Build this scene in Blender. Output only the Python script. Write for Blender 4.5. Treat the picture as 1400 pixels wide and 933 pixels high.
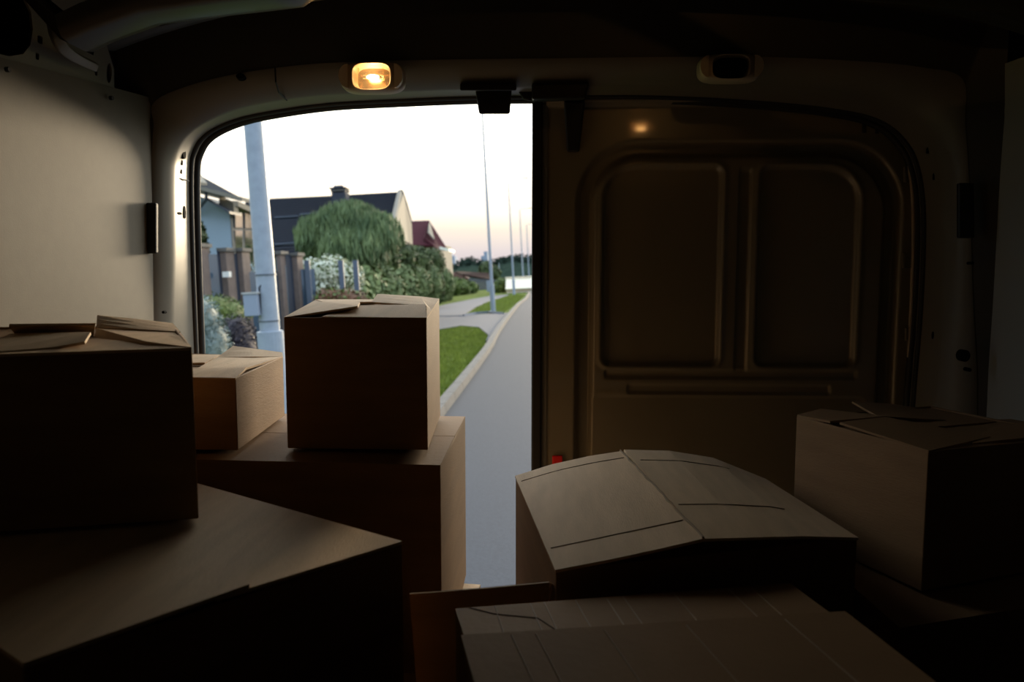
import bpy, bmesh, math, random
from mathutils import Vector, Matrix, Euler
random.seed(7)
for o in list(bpy.data.objects): bpy.data.objects.remove(o)
SC = bpy.context.scene
COL = SC.collection
R = math.radians

# ------------------------------------------------------------------ camera
EYE = Vector((0, 0, 1.25)); F = 1000.0
cam = bpy.data.cameras.new('camera'); camo = bpy.data.objects.new('camera', cam); COL.objects.link(camo)
camo.location = EYE; camo.rotation_euler = (R(90 - 5.23), 0, R(2.18))
cam.sensor_width = 36; cam.lens = 36 * F / 1400; cam.clip_start = 0.02; cam.clip_end = 3000
cam.dof.use_dof = True; cam.dof.focus_distance = 1.35; cam.dof.aperture_fstop = 5.0
SC.camera = camo
CR = Euler(camo.rotation_euler).to_matrix()

# ------------------------------------------------------------------ sky and exposure
SC.view_settings.view_transform = 'Standard'; SC.view_settings.look = 'None'
SC.view_settings.gamma = 1; SC.view_settings.use_curve_mapping = False
SC.view_settings.exposure = 0.0
W = bpy.data.worlds.new('evening_sky'); SC.world = W; W.use_nodes = True
nt = W.node_tree; nt.nodes.clear()
def N(t, kind, **k):
    n = t.nodes.new(kind)
    for a, b in k.items(): setattr(n, a, b)
    return n
out = N(nt, 'ShaderNodeOutputWorld'); bg = N(nt, 'ShaderNodeBackground'); nt.links.new(bg.outputs[0], out.inputs[0])
tc = N(nt, 'ShaderNodeTexCoord'); sx = N(nt, 'ShaderNodeSeparateXYZ'); nt.links.new(tc.outputs['Generated'], sx.inputs[0])
def ramp(t, stops):
    r = N(t, 'ShaderNodeValToRGB'); e = r.color_ramp.elements
    while len(e) > 1: e.remove(e[-1])
    e[0].position = stops[0][0]; e[0].color = (*stops[0][1], 1)
    for p, c in stops[1:]:
        q = e.new(p); q.color = (*c, 1)
    return r
GLOW = ramp(nt, [(0, (.62, .56, .60)), (.03, (.84, .74, .73)), (.06, (1.08, .94, .78)), (.10, (1.7, 1.5, 1.2)),
                 (.16, (3.0, 2.8, 2.4)), (.35, (3.7, 3.7, 3.4)), (1, (1.7, 2.1, 2.6))])
BACK = ramp(nt, [(0, (.62, .75, .98)), (.1, (.85, 1.05, 1.4)), (.5, (1.15, 1.5, 2.05)), (1, (1.35, 1.8, 2.4))])
nt.links.new(sx.outputs[2], GLOW.inputs[0]); nt.links.new(sx.outputs[2], BACK.inputs[0])
SA = R(10.5); SE = R(5.5)      # the low hazy sun: just right of the street's axis
dp = N(nt, 'ShaderNodeVectorMath', operation='DOT_PRODUCT'); nt.links.new(tc.outputs['Generated'], dp.inputs[0]); dp.inputs[1].default_value = (math.sin(SA), math.cos(SA), 0)
mr = N(nt, 'ShaderNodeMapRange', interpolation_type='SMOOTHSTEP'); mr.inputs[1].default_value = -.15; mr.inputs[2].default_value = .90
nt.links.new(dp.outputs['Value'], mr.inputs[0])
mx = N(nt, 'ShaderNodeMix', data_type='RGBA'); nt.links.new(mr.outputs[0], mx.inputs[0]); nt.links.new(BACK.outputs[0], mx.inputs[6]); nt.links.new(GLOW.outputs[0], mx.inputs[7])
nt.links.new(mx.outputs[2], bg.inputs[0]); bg.inputs[1].default_value = 1.0
sun = bpy.data.lights.new('low_sun', 'SUN'); sun.energy = 4.2; sun.angle = R(11); sun.color = (1.0, .80, .54)
suno = bpy.data.objects.new('low_sun', sun); COL.objects.link(suno); suno.location = (3, 12, 4)
suno.rotation_euler = Vector((math.sin(SA) * math.cos(SE), math.cos(SA) * math.cos(SE), math.sin(SE))).to_track_quat('Z', 'Y').to_euler()

# ------------------------------------------------------------------ pixel helpers
def ray(px, py): return CR @ Vector(((px - 700) / F, (466.5 - py) / F, -1))
def P(px, py, Y): d = ray(px, py); return EYE + d * (Y / d.y)
def PZ(px, py, z): d = ray(px, py); return EYE + d * ((z - EYE.z) / d.z)
def PX(px, py, X): d = ray(px, py); return EYE + d * (X / d.x)
TILT = R(-3.0); RO = Matrix.Rotation(TILT, 3, 'Y'); ROI = RO.inverted()
GZ = -0.6                                       # street level in the street's own frame
def OP(px, py, Y): return EYE + ROI @ (P(px, py, Y) - EYE)
def OG(px, py, z=GZ):
    d = ROI @ ray(px, py); return EYE + d * ((z - EYE.z) / d.z)
def toworld(p): return EYE + RO @ (Vector(p) - EYE)

# ------------------------------------------------------------------ materials
MATS = {}
def mat(name, col, rough=.6, metal=0, noise=0, nscale=20, bump=0, bscale=200, spec=.5, col2=None, coat=0, trans=0, stretch=None):
    m = bpy.data.materials.new(name); m.use_nodes = True; t = m.node_tree; b = t.nodes['Principled BSDF']
    b.inputs['Base Color'].default_value = (*col, 1); b.inputs['Roughness'].default_value = rough; b.inputs['Metallic'].default_value = metal
    b.inputs['Specular IOR Level'].default_value = spec; b.inputs['Coat Weight'].default_value = coat; b.inputs['Coat Roughness'].default_value = .07
    b.inputs['Transmission Weight'].default_value = trans
    c = N(t, 'ShaderNodeTexCoord'); src = c.outputs['Object']
    if stretch:
        mp = N(t, 'ShaderNodeMapping'); mp.inputs['Scale'].default_value = stretch; t.links.new(src, mp.inputs[0]); src = mp.outputs[0]
    if noise or col2:
        n = N(t, 'ShaderNodeTexNoise'); n.inputs['Scale'].default_value = nscale; n.inputs['Detail'].default_value = 5
        t.links.new(src, n.inputs['Vector'])
        c2 = col2 or tuple(max(0, x * (1 - noise)) for x in col)
        r = ramp(t, [(.35, c2), (.65, col)]); t.links.new(n.outputs[0], r.inputs[0]); t.links.new(r.outputs[0], b.inputs['Base Color'])
    if bump:
        n = N(t, 'ShaderNodeTexNoise'); n.inputs['Scale'].default_value = bscale; n.inputs['Detail'].default_value = 3
        t.links.new(src, n.inputs['Vector'])
        bp = N(t, 'ShaderNodeBump'); bp.inputs['Strength'].default_value = bump; bp.inputs['Distance'].default_value = .002
        t.links.new(n.outputs[0], bp.inputs['Height']); t.links.new(bp.outputs[0], b.inputs['Normal'])
    return m
def emit(name, col, s):
    m = bpy.data.materials.new(name); m.use_nodes = True; b = m.node_tree.nodes['Principled BSDF']
    b.inputs['Base Color'].default_value = (*col, 1); b.inputs['Emission Color'].default_value = (*col, 1); b.inputs['Emission Strength'].default_value = s
    return m
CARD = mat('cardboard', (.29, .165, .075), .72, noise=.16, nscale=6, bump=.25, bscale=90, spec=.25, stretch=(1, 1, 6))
CARD2 = mat('cardboard_lit', (.66, .47, .29), .72, noise=.14, nscale=9, bump=.25, bscale=110, spec=.25, stretch=(5, 1, 1))  # cardboard lightened so the top flaps look lit from the doorway
CARDD = mat('cardboard_crease', (.15, .095, .052), .8)
CARDL = mat('cardboard_ridge', (.36, .25, .15), .7)
PANEL = mat('lining_board', (.155, .134, .10), .6, noise=.06, nscale=40, bump=.06, bscale=400, spec=.4)
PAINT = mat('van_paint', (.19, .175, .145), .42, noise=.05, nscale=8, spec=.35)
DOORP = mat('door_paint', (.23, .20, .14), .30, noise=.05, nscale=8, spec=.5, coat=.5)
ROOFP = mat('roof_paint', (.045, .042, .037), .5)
BLACK = mat('black_plastic', (.010, .010, .011), .5)
HOLE = mat('hole_dark', (.004, .004, .004), .9, spec=.1)
RUB = mat('rubber', (.012, .012, .013), .6)
STEEL = mat('bright_steel', (.6, .6, .6), .25, metal=1)
FLOORM = mat('van_floor', (.03, .028, .025), .6, noise=.3)
REDM = mat('red_plastic', (.80, .01, .012), .5)

# ------------------------------------------------------------------ object helpers
BASE = {}
def put(o, base, outside):
    BASE[o.name] = Vector(base)
    if outside:
        o.location = toworld(base); o.rotation_euler = (0, TILT, 0)
    else: o.location = Vector(base)
def props(o, label=None, cat=None, group=None, kind=None):
    if label: o['label'] = label
    if cat: o['category'] = cat
    if group: o['group'] = group
    if kind: o['kind'] = kind
    return o
def thing(name, label, cat, base, group=None, outside=False, kind=None):
    o = bpy.data.objects.new(name, None); COL.objects.link(o); o.empty_display_size = .1
    put(o, base, outside); props(o, label, cat, group, kind); return o
def obj(name, V, Fc, m, parent=None, base=None, outside=False, smooth=False, bevel=0):
    V = [Vector(v) for v in V]
    if parent is not None: b = BASE[parent.name]
    else:
        b = Vector(base) if base is not None else Vector((sum(v.x for v in V) / len(V), sum(v.y for v in V) / len(V), min(v.z for v in V)))
    me = bpy.data.meshes.new(name); me.from_pydata([v - b for v in V], [], Fc); me.materials.append(m)
    if smooth:
        for p in me.polygons: p.use_smooth = True
        me.set_sharp_from_angle(angle=R(55))
    o = bpy.data.objects.new(name, me); COL.objects.link(o)
    if parent is not None: o.parent = parent; BASE[o.name] = b      # child shares its parent's frame
    else: put(o, b, outside)
    if bevel:
        md = o.modifiers.new('bevel', 'BEVEL'); md.width = bevel; md.segments = 2; md.limit_method = 'ANGLE'
    return o
class MB:
    def __init__(s): s.V = []; s.F = []
    def add(s, V, Fc):
        n = len(s.V); s.V += [Vector(v) for v in V]; s.F += [tuple(i + n for i in f) for f in Fc]; return s
    def box(s, x0, x1, y0, y1, z0, z1):
        return s.add([(x, y, z) for z in (z0, z1) for y in (y0, y1) for x in (x0, x1)],
                     [(0, 2, 3, 1), (4, 5, 7, 6), (0, 1, 5, 4), (2, 6, 7, 3), (0, 4, 6, 2), (1, 3, 7, 5)])
    def hexa(s, q, t):        # q: 4 bottom points, t: 4 top points
        return s.add(list(q) + list(t), [(3, 2, 1, 0), (4, 5, 6, 7), (0, 1, 5, 4), (1, 2, 6, 5), (2, 3, 7, 6), (3, 0, 4, 7)])
    def tube(s, pts, r, n=10, cap=True):
        pts = [Vector(p) for p in pts]; rr = r if isinstance(r, (list, tuple)) else [r] * len(pts); V = []; Fc = []
        up = None
        for i, p in enumerate(pts):
            d = (pts[min(i + 1, len(pts) - 1)] - pts[max(i - 1, 0)]).normalized()
            if up is None: up = Vector((0, 0, 1)) if abs(d.z) < .9 else Vector((0, 1, 0))
            a = d.cross(up).normalized(); b = a.cross(d).normalized(); up = b
            for k in range(n):
                t = 2 * math.pi * k / n; V.append(p + (a * math.cos(t) + b * math.sin(t)) * rr[i])
        for i in range(len(pts) - 1):
            for k in range(n):
                Fc.append((i * n + k, i * n + (k + 1) % n, (i + 1) * n + (k + 1) % n, (i + 1) * n + k))
        if cap: Fc += [tuple(range(n))[::-1], tuple(range((len(pts) - 1) * n, len(pts) * n))]
        return s.add(V, Fc)
    def loft(s, rows):
        V = [p for r in rows for p in r]; n = len(rows[0])
        return s.add(V, [(i * n + k, i * n + k + 1, (i + 1) * n + k + 1, (i + 1) * n + k) for i in range(len(rows) - 1) for k in range(n - 1)])
    def sheet(s, A, B, th, nv=1):     # thick curved sheet between two polylines
        A = [Vector(a) for a in A]; B = [Vector(b) for b in B]; n = len(A)
        rows = [[a.lerp(b, j / nv) for a, b in zip(A, B)] for j in range(nv + 1)]
        nor = (A[-1] - A[0]).cross(B[n // 2] - A[n // 2]).normalized()
        if nor.z < 0: nor = -nor
        top = [p for r in rows for p in r]; bot = [p - nor * th for p in top]; m = len(top); Fc = []
        for i in range(nv):
            for k in range(n - 1):
                a, b, c, d = i * n + k, i * n + k + 1, (i + 1) * n + k + 1, (i + 1) * n + k
                Fc += [(a, b, c, d), (m + d, m + c, m + b, m + a)]
        edge = [k for k in range(n)] + [i * n + n - 1 for i in range(1, nv + 1)] + [nv * n + k for k in range(n - 2, -1, -1)] + [i * n for i in range(nv - 1, 0, -1)]
        for a, b in zip(edge, edge[1:] + edge[:1]): Fc.append((b, a, m + a, m + b))
        return s.add(top + bot, Fc)
    def poly(s, pts, th):            # thick polygon
        pts = [Vector(p) for p in pts]; n = len(pts); nor = Vector()
        for i in range(n): nor += (pts[i] - pts[0]).cross(pts[(i + 1) % n] - pts[0])
        nor.normalize()
        if nor.z < 0: nor = -nor; pts = pts[::-1]
        return s.add(pts + [p - nor * th for p in pts], [tuple(range(n)), tuple(range(2 * n - 1, n - 1, -1))] + [((i + 1) % n, i, n + i, n + (i + 1) % n) for i in range(n)])
    def build(s, name, m, parent=None, **k): return obj(name, s.V, s.F, m, parent, **k)
def catmull(pts, k=6):
    pts = [Vector(p) for p in pts]; o = []
    for i in range(len(pts) - 1):
        p0 = pts[max(i - 1, 0)]; p1 = pts[i]; p2 = pts[i + 1]; p3 = pts[min(i + 2, len(pts) - 1)]
        for j in range(k):
            t = j / k; o.append(.5 * (2 * p1 + (p2 - p0) * t + (2 * p0 - 5 * p1 + 4 * p2 - p3) * t * t + (3 * p1 - p0 - 3 * p2 + p3) * t ** 3))
    return o + [pts[-1]]
def fill_sheet(name, outline, holes, thick, m, plane, parent=None, kind=None):
    """flat sheet with real holes cut in it; plane maps (u, v, w) to world"""
    cu = bpy.data.curves.new(name, 'CURVE'); cu.dimensions = '2D'; cu.fill_mode = 'BOTH'; cu.extrude = thick / 2
    for loop in [outline] + holes:
        sp = cu.splines.new('POLY'); sp.points.add(len(loop) - 1); sp.use_cyclic_u = True
        for q, (u, v) in zip(sp.points, loop): q.co = (u, v, 0, 1)
    t = bpy.data.objects.new('tmp', cu); COL.objects.link(t)
    me = bpy.data.meshes.new_from_object(t.evaluated_get(bpy.context.evaluated_depsgraph_get()))
    V = [plane(v.co.x, v.co.y, v.co.z) for v in me.vertices]; Fc = [tuple(p.vertices) for p in me.polygons]
    bpy.data.objects.remove(t); bpy.data.curves.remove(cu); bpy.data.meshes.remove(me)
    o = obj(name, V, Fc, m, parent)
    if kind: o['kind'] = kind
    return o
def rrect(u0, u1, v0, v1, r, n=6):
    o = []
    for cx, cy, a in ((u1 - r, v1 - r, 0), (u0 + r, v1 - r, 90), (u0 + r, v0 + r, 180), (u1 - r, v0 + r, 270)):
        for k in range(n + 1): t = R(a + 90 * k / n); o.append((cx + r * math.cos(t), cy + r * math.sin(t)))
    return o
def ell(cu, cv, a, b, n=16): return [(cu + a * math.cos(2 * math.pi * k / n), cv + b * math.sin(2 * math.pi * k / n)) for k in range(n)]

# ================================================================== VAN SHELL
fl = MB().box(-.86, .95, -1.8, 1.64, -.04, 0).build('floor', FLOORM); fl['kind'] = 'structure'
# left lining board (its top edge drops slightly towards the front)
def side_wall(name, sgn, xb, xt, z_r, z_m, m):
    ys = [.78, 1.08, 1.3, 1.515]; zt = [z_m - .012, z_m, (z_m + z_r) / 2, z_r]
    mb = MB(); A = [(sgn * xb, y, 0) for y in ys]; Mi = [(sgn * (xb * .6 + xt * .4), y, z * .6) for y, z in zip(ys, zt)]; B = [(sgn * xt, y, z) for y, z in zip(ys, zt)]
    O = [[(p[0] + sgn * .006, p[1], p[2]) for p in r] for r in (A, Mi, B)]
    mb.loft([A, Mi, B]); mb.loft(O); mb.loft([B, O[2]]); o = mb.build(name, m); o['kind'] = 'structure'; return o
wl = side_wall('wall_left', -1, .835, .802, 1.612, 1.570, PANEL)
wr = side_wall('wall_right', 1, .925, .885, 1.653, 1.625, mat('lining_board_lightened', (.31, .30, .27), .6, bump=.06, bscale=400))  # right board: lighter copy of the lining, making up for light missing here
for px, py, X in ((8, 95, -.799), (150, 134, -.799)):                 # small screws of the board
    p = PX(px, py, X); MB().tube([p, p + Vector((.006, 0, 0))], .004, 10).build('screw', BLACK, wl)
for px, py, X in ((1326, 114, .883), (1338, 414, .905)):
    p = PX(px, py, X); MB().tube([p, p - Vector((.005, 0, 0))], .003, 10).build('screw', STEEL, wr)
# inner steel skin above the boards, with its holes
def plL(u, v, w): return Vector((-.808 + w + max(0, v - 1.57) * .12, u, v))
def yz(px, py, X=-.803): p = PX(px, py, X); return (p.y, p.z)
def rr_(px, py, a, b, r_): u, v = yz(px, py); return rrect(u - a, u + a, v - b, v + b, r_)
out_l = [(-1.8, .4), (.70, .4), (.72, 1.50), (1.36, 1.56), yz(156, 122), yz(153, 95), (1.33, 1.70), (1.28, 1.90), (-1.8, 1.90)]
big = [yz(*q) for q in ((-40, 30), (-36, 55), (-15, 70), (15, 77), (32, 74), (40, 62), (41, 40), (36, 16), (26, -2), (0, -30), (-40, -30))]
hl = [big, rr_(52, 54, .006, .006, .002), rr_(51, 77, .004, .005, .002), rr_(130, 100, .004, .004, .002), [(yz(147, 100)[0] + a * .008, yz(147, 100)[1] + b * .018) for a, b in ell(0, 0, 1, 1, 14)],
      rrect(.50, .8, 1.62, 1.80, .05), rrect(.05, .4, 1.62, 1.80, .05)]
ul = fill_sheet('trim_1', out_l, hl, .004, PAINT, plL, kind='structure')
def plR(u, v, w): return Vector((.895 + w - max(0, v - 1.60) * .12, u, v))
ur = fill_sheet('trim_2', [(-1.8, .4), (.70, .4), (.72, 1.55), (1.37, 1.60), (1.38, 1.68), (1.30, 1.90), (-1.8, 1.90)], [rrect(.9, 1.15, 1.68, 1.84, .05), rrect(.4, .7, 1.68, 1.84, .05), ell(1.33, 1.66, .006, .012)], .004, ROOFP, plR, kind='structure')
rb = MB().sheet(catmull([PX(60, 5, -.775), PX(66, 48, -.775), PX(84, 74, -.78), PX(126, 94, -.79)], 6), catmull([PX(74, 5, -.765), PX(80, 44, -.765), PX(97, 66, -.77), PX(130, 84, -.785)], 6), .012).build('rib', PAINT, ul, smooth=False, bevel=.002)
# outer skin and roof
def vz(x): t = min(1, abs(x - .045) / .9); return 1.93 - .14 * t ** 2.6
xs = [-.86 + 1.81 * k / 30 for k in range(31)]
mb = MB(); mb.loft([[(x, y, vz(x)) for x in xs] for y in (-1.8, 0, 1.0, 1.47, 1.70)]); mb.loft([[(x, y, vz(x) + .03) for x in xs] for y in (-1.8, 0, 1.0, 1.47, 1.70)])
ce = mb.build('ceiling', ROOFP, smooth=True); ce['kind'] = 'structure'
for s, n_ in ((-.862, 'wall_left_outer'), (.952, 'wall_right_outer')):
    o = MB().box(s - .012, s + .012, -1.82, 1.70, -.04, 1.81).build(n_, ROOFP); o['kind'] = 'structure'
o = MB().box(-.87, .96, -1.84, -1.80, 0, 1.93).build('wall_front', ROOFP); o['kind'] = 'structure'
# roof bows with a painted-on dark slot
def bow(y0, y1, zf, m, xa_=-.80, xb_=.87):
    xs2 = [xa_ + (xb_ - xa_) * k / 40 for k in range(41)]; mb = MB()
    prof = [(y0, .03), (y0 + .012, .004), (y0 + .03, 0), (y1 - .03, 0), (y1 - .012, .004), (y1, .03)]
    mb.loft([[(x, y, zf(x) + dz) for x in xs2] for y, dz in prof]); return mb.build('roof_bow', m, ce, smooth=True)
bp_ = [P(100, 62, 1.10), P(112, 54, 1.10), P(150, 40, 1.10), P(200, 22, 1.10), P(285, 11, 1.10), P(400, -2, 1.10)]
def zbow(x):
    x = abs(x - .045) * -1 + .045
    for p, q in zip(bp_, bp_[1:]):
        if p.x <= x <= q.x: return p.z + (q.z - p.z) * (x - p.x) / (q.x - p.x)
    return bp_[-1].z + .14 * (1 - ((x - .045) / (bp_[-1].x - .045)) ** 2) if x > bp_[0].x else bp_[0].z
BOWP = mat('bow_paint', (.035, .026, .019), .35, noise=.1)
bow(1.06, 1.16, zbow, BOWP, bp_[0].x, .09 - bp_[0].x)
MB().loft([[(bp_[0].x, y, bp_[0].z + .03 * (y < 1.07 or y > 1.15)) for y in (1.06, 1.07, 1.15, 1.16)], [(-.795, y, 1.70) for y in (1.06, 1.07, 1.15, 1.16)]]).build('bow_foot', BOWP, ce)
bow(1.33, 1.40, lambda x: 1.765 - .10 * (abs(x - .045) / .84) ** 3, ROOFP)
bow(.45, .55, lambda x: 1.80 - .10 * (abs(x - .045) / .84) ** 3, ROOFP)
for (a, b) in (((150, 33), (166, 25)),):
    p = P(a[0], a[1], 1.10); q = P(b[0], b[1], 1.10)
    MB().poly([p + Vector((-.02, -.012, 0)), q + Vector((.02, -.012, .004)), q + Vector((.02, .012, .004)), p + Vector((-.02, .012, 0))], .003).build('slot_plate', HOLE, ce)  # near-black plate paints the dark inside of the slot
for (x0, y0, x1, y1, Y) in ((218, 36, 258, 28, 1.17), (282, 22, 302, 18, 1.17), (345, 12, 385, 4, 1.17)):
    MB().hexa([P(x0, y0, Y), P(x1, y1, Y), P(x1, y1, Y + .02), P(x0, y0, Y + .02)], [P(x0, y0 - 5, Y), P(x1, y1 - 5, Y), P(x1, y1 - 5, Y + .02), P(x0, y0 - 5, Y + .02)]).build('bracket', PAINT, ce)

# rear portal frame: contours lofted from the lining edge to the rubber seal
C0 = [(197, 480), (201, 350), (205, 250), (208, 200), (210, 170), (213, 137), (290, 108), (400, 90), (500, 84), (640, 81), (740, 80), (900, 78), (1050, 78), (1180, 84), (1260, 92), (1316, 108), (1320, 170), (1325, 250), (1330, 400), (1336, 570)]
C1 = [(232, 480), (236, 350), (237, 250), (240, 215), (252, 188), (280, 166), (330, 146), (420, 131), (500, 126), (640, 121), (740, 118), (900, 114), (1050, 115), (1170, 124), (1225, 137), (1262, 158), (1282, 195), (1293, 260), (1294, 400), (1285, 570)]
C2 = [(264, 482), (259, 350), (257, 240), (262, 205), (280, 181), (320, 162), (375, 150), (450, 140), (540, 135), (640, 131), (740, 130), (900, 130), (1050, 138), (1150, 149), (1205, 163), (1240, 190), (1260, 230), (1268, 300), (1264, 420), (1252, 570)]
def contour(c, Y):
    w = [P(a, b, Y) for a, b in c]; w = [Vector((w[0].x - .004, Y, 0)), Vector((w[0].x - .002, Y, w[0].z * .6))] + w + [Vector((w[-1].x, Y, w[-1].z * .6)), Vector((w[-1].x, Y, 0))]
    return catmull(w, 6)
c0 = contour(C0, 1.515); c1 = contour(C1, 1.565); c2 = contour(C2, 1.66)
cm = [Vector((v.x, v.y, v.z)) for v in c0]
r0 = [Vector((max(-.855, min(.945, v.x + (v.x - .045) * .06)), 1.47, 0 if v.z < .01 else (v.z if v.z < 1.60 else vz(v.x)))) for v in c0]
for i, v in enumerate(r0):
    if v.z < 1.60: v.z = min(v.z * 1.0, 1.60)
ca = [a.lerp(b, .30) + Vector((0, -.012, 0)) for a, b in zip(c0, c1)]
cb = [a.lerp(b, .72) + Vector((0, -.010, 0)) for a, b in zip(c0, c1)]
cc = [a.lerp(b, .22) for a, b in zip(c1, c2)]
cd = [b + Vector((0, .05, 0)) for b in c2]
mb = MB(); mb.loft([c0, ca, cb, c1, cc, c2, cd]); fr = mb.build('trim_3', PAINT, smooth=True); fr['kind'] = 'structure'
MB().loft([r0, [v + Vector((0, .002, 0)) for v in c0]]).build('header_skin', ROOFP, fr, smooth=True)
MB().tube([v + Vector((0, .012, 0)) for v in c2], .007, 8).build('seal', RUB, fr, smooth=True)
half = [v + Vector((0, .040, 0)) for v in c2]; 
MB().tube(half, .010, 8).build('seal', RUB, fr, smooth=True)
# cover over the gap between the portal and the body outside
o = MB().box(-.862, .952, 1.64, 1.70, 1.70, 1.96).build('trim_4', ROOFP); o['kind'] = 'structure'
def outr(v):
    d = v - Vector((.045, v.y, 1.0)); x = max(-.874, min(.964, .045 + d.x * 1.5)) if v.z > .01 else (-.874 if v.x < 0 else .964)
    return Vector((x, 1.712, v.z if v.z < 1.2 else min(1.96, 1.2 + (v.z - 1.2) * 2.2)))
MB().loft([[Vector((v.x, 1.712, v.z)) for v in cd], [outr(v) for v in cd]]).build('outer_panel', ROOFP, fr)
# pillar holes and slots: near-black discs and blocks stand in for their inner shade
def disc(p, nrm, a, b, m, parent, name='hole_disc', th=.0015):
    n = Vector(nrm).normalized(); u = Vector((0, 0, 1)).cross(n)
    if u.length < .1: u = Vector((1, 0, 0))
    u.normalize(); v = n.cross(u); L = 16; pts = [p + u * a * math.cos(2 * math.pi * k / L) + v * b * math.sin(2 * math.pi * k / L) for k in range(L)]
    V = [q + n * th for q in pts] + [q - n * .004 for q in pts]
    return obj(name, V, [tuple(range(L)), tuple(range(2 * L - 1, L - 1, -1))] + [((i + 1) % L, i, L + i, L + (i + 1) % L) for i in range(L)], m, parent)
def jamb(py, t=.5, side='L'):      # point on the jamb surface between crease and seal
    best = None
    for a, b in zip(c1, c2):
        q = a.lerp(b, t); d = (CR.transposed() @ (q - EYE)); yy = 466.5 - F * d.y / -d.z
        if (q.x < 0) == (side == 'L'):
            if best is None or abs(yy - py) < best[0]: best = (abs(yy - py), q, (b - a).normalized())
    return best[1], Vector((best[2].y, -best[2].x, 0)).normalized() if side == 'L' else Vector((-best[2].y, best[2].x, 0)).normalized()
for py, a, b, t in ((209, .012, .009, .5), (221, .006, .004, .5), (232, .005, .004, .5), (285, .014, .007, .72), (285, .003, .012, .4)):
    q, n = jamb(py, t); disc(q, n, b, a, HOLE, fr)
for py in (208, 245, 460): q, n = jamb(py, .5, 'R'); disc(q, n, .004, .008, HOLE, fr)
def slotbox(px0, px1, py0, py1, Y, m, parent, name, th=.006):
    a, b, c, d = P(px0, py1, Y), P(px1, py1, Y), P(px1, py0, Y), P(px0, py0, Y)
    f = Vector((0, -th, 0)); q = MB().hexa([a + f, b + f, b, a], [d + f, c + f, c, d]); return q.build(name, m, parent, bevel=.003)
slotbox(201, 217, 278, 347, 1.505, BLACK, fr, 'dark_slot', .012); slotbox(1307, 1328, 251, 326, 1.505, BLACK, fr, 'dark_slot', .012)
disc(P(1315, 486, 1.50), (0, -1, 0), .010, .012, HOLE, fr, 'hole_disc', .012); disc(P(1321, 505, 1.50), (0, -1, 0), .004, .004, HOLE, fr, 'hole_disc', .012); disc(P(1325, 360, 1.50), (0, -1, 0), .003, .003, HOLE, fr, 'hole_disc', .012)
disc(P(225, 427, 1.515), (0, -1, 0), .003, .003, HOLE, fr, 'hole_disc', .006); disc(P(330, 106, 1.505), (0, -1, .3), .009, .006, HOLE, fr, 'hole_disc', .006)
for py in ((250),):   # welded seam across the left jamb
    q, n = jamb(250, .5); q2 = [q + n * .001 + Vector((0, y, 0)) for y in (-.035, .035)]; MB().tube(q2, .0015, 6).build('weld_seam', RUB, fr)
s = MB().tube([P(376, 92, 1.497), P(377, 112, 1.49), P(381, 126, 1.52), P(392, 137, 1.58)], .0018, 6).build('joint', RUB, fr)
# black latch receiver hanging from the header over the door gap
lk = MB(); Y = 1.60
q = [P(655, 156, Y), P(697, 156, Y), P(697, 156, Y + .05), P(655, 156, Y + .05)]; t = [P(649, 118, Y), P(700, 118, Y), P(700, 118, Y + .05), P(649, 118, Y + .05)]
lk.hexa(q, t).build('latch_receiver', BLACK, fr, bevel=.004)
MB().hexa([P(629, 124, 1.535), P(706, 124, 1.535), P(706, 124, 1.67), P(629, 124, 1.67)], [P(629, 114, 1.535), P(706, 114, 1.535), P(706, 114, 1.67), P(629, 114, 1.67)]).build('latch_plate', BLACK, fr, bevel=.003)
MB().hexa([P(716, 137, 1.62), P(736, 140, 1.62), P(736, 140, 1.67), P(716, 137, 1.67)], [P(704, 118, 1.62), P(736, 118, 1.62), P(736, 118, 1.67), P(704, 118, 1.67)]).build('buffer', RUB, fr, bevel=.005)

# ------------------------------------------------------------------ closed right-hand door
YD = 1.705
def dX(px): return P(px, 375, YD).x
def dZ(py): return P(738, py, YD).z
def sd(x, z, x0, x1, z0, z1, r4):        # signed distance to rounded rect; r4 = radii (tl, tr, bl, br)
    cx, cz = (x0 + x1) / 2, (z0 + z1) / 2; r = r4[(1 if x > cx else 0) + (2 if z < cz else 0)]
    qx = abs(x - cx) - (x1 - x0) / 2 + r; qz = abs(z - cz) - (z1 - z0) / 2 + r
    return min(max(qx, qz), 0) + math.hypot(max(qx, 0), max(qz, 0)) - r
def st(a, b, v): t = max(0, min(1, (v - a) / (b - a))); return t * t * (3 - 2 * t)
x0d, x1d = dX(746), dX(1275); z1d = dZ(126)
ringA = (dX(789), dX(1228), -.2, dZ(197), (.13, .15, .02, .02)); ringB = (dX(808), dX(1210), -.2, dZ(212), (.11, .135, .02, .02))
pan1 = (dX(824), dX(985), dZ(499), dZ(228), (.075, .02, .02, .02)); pan2 = (dX(1036), dX(1172), dZ(499), dZ(230), (.02, .08, .02, .02))
bar1 = (dX(828), dX(1178), dZ(517), dZ(505), (.006,) * 4); bar2 = (dX(860), dX(1142), dZ(538), dZ(525), (.006,) * 4)
edge = (x0d - .3, dX(1256), -.3, dZ(141), (.1, .16, .1, .1))
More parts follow.
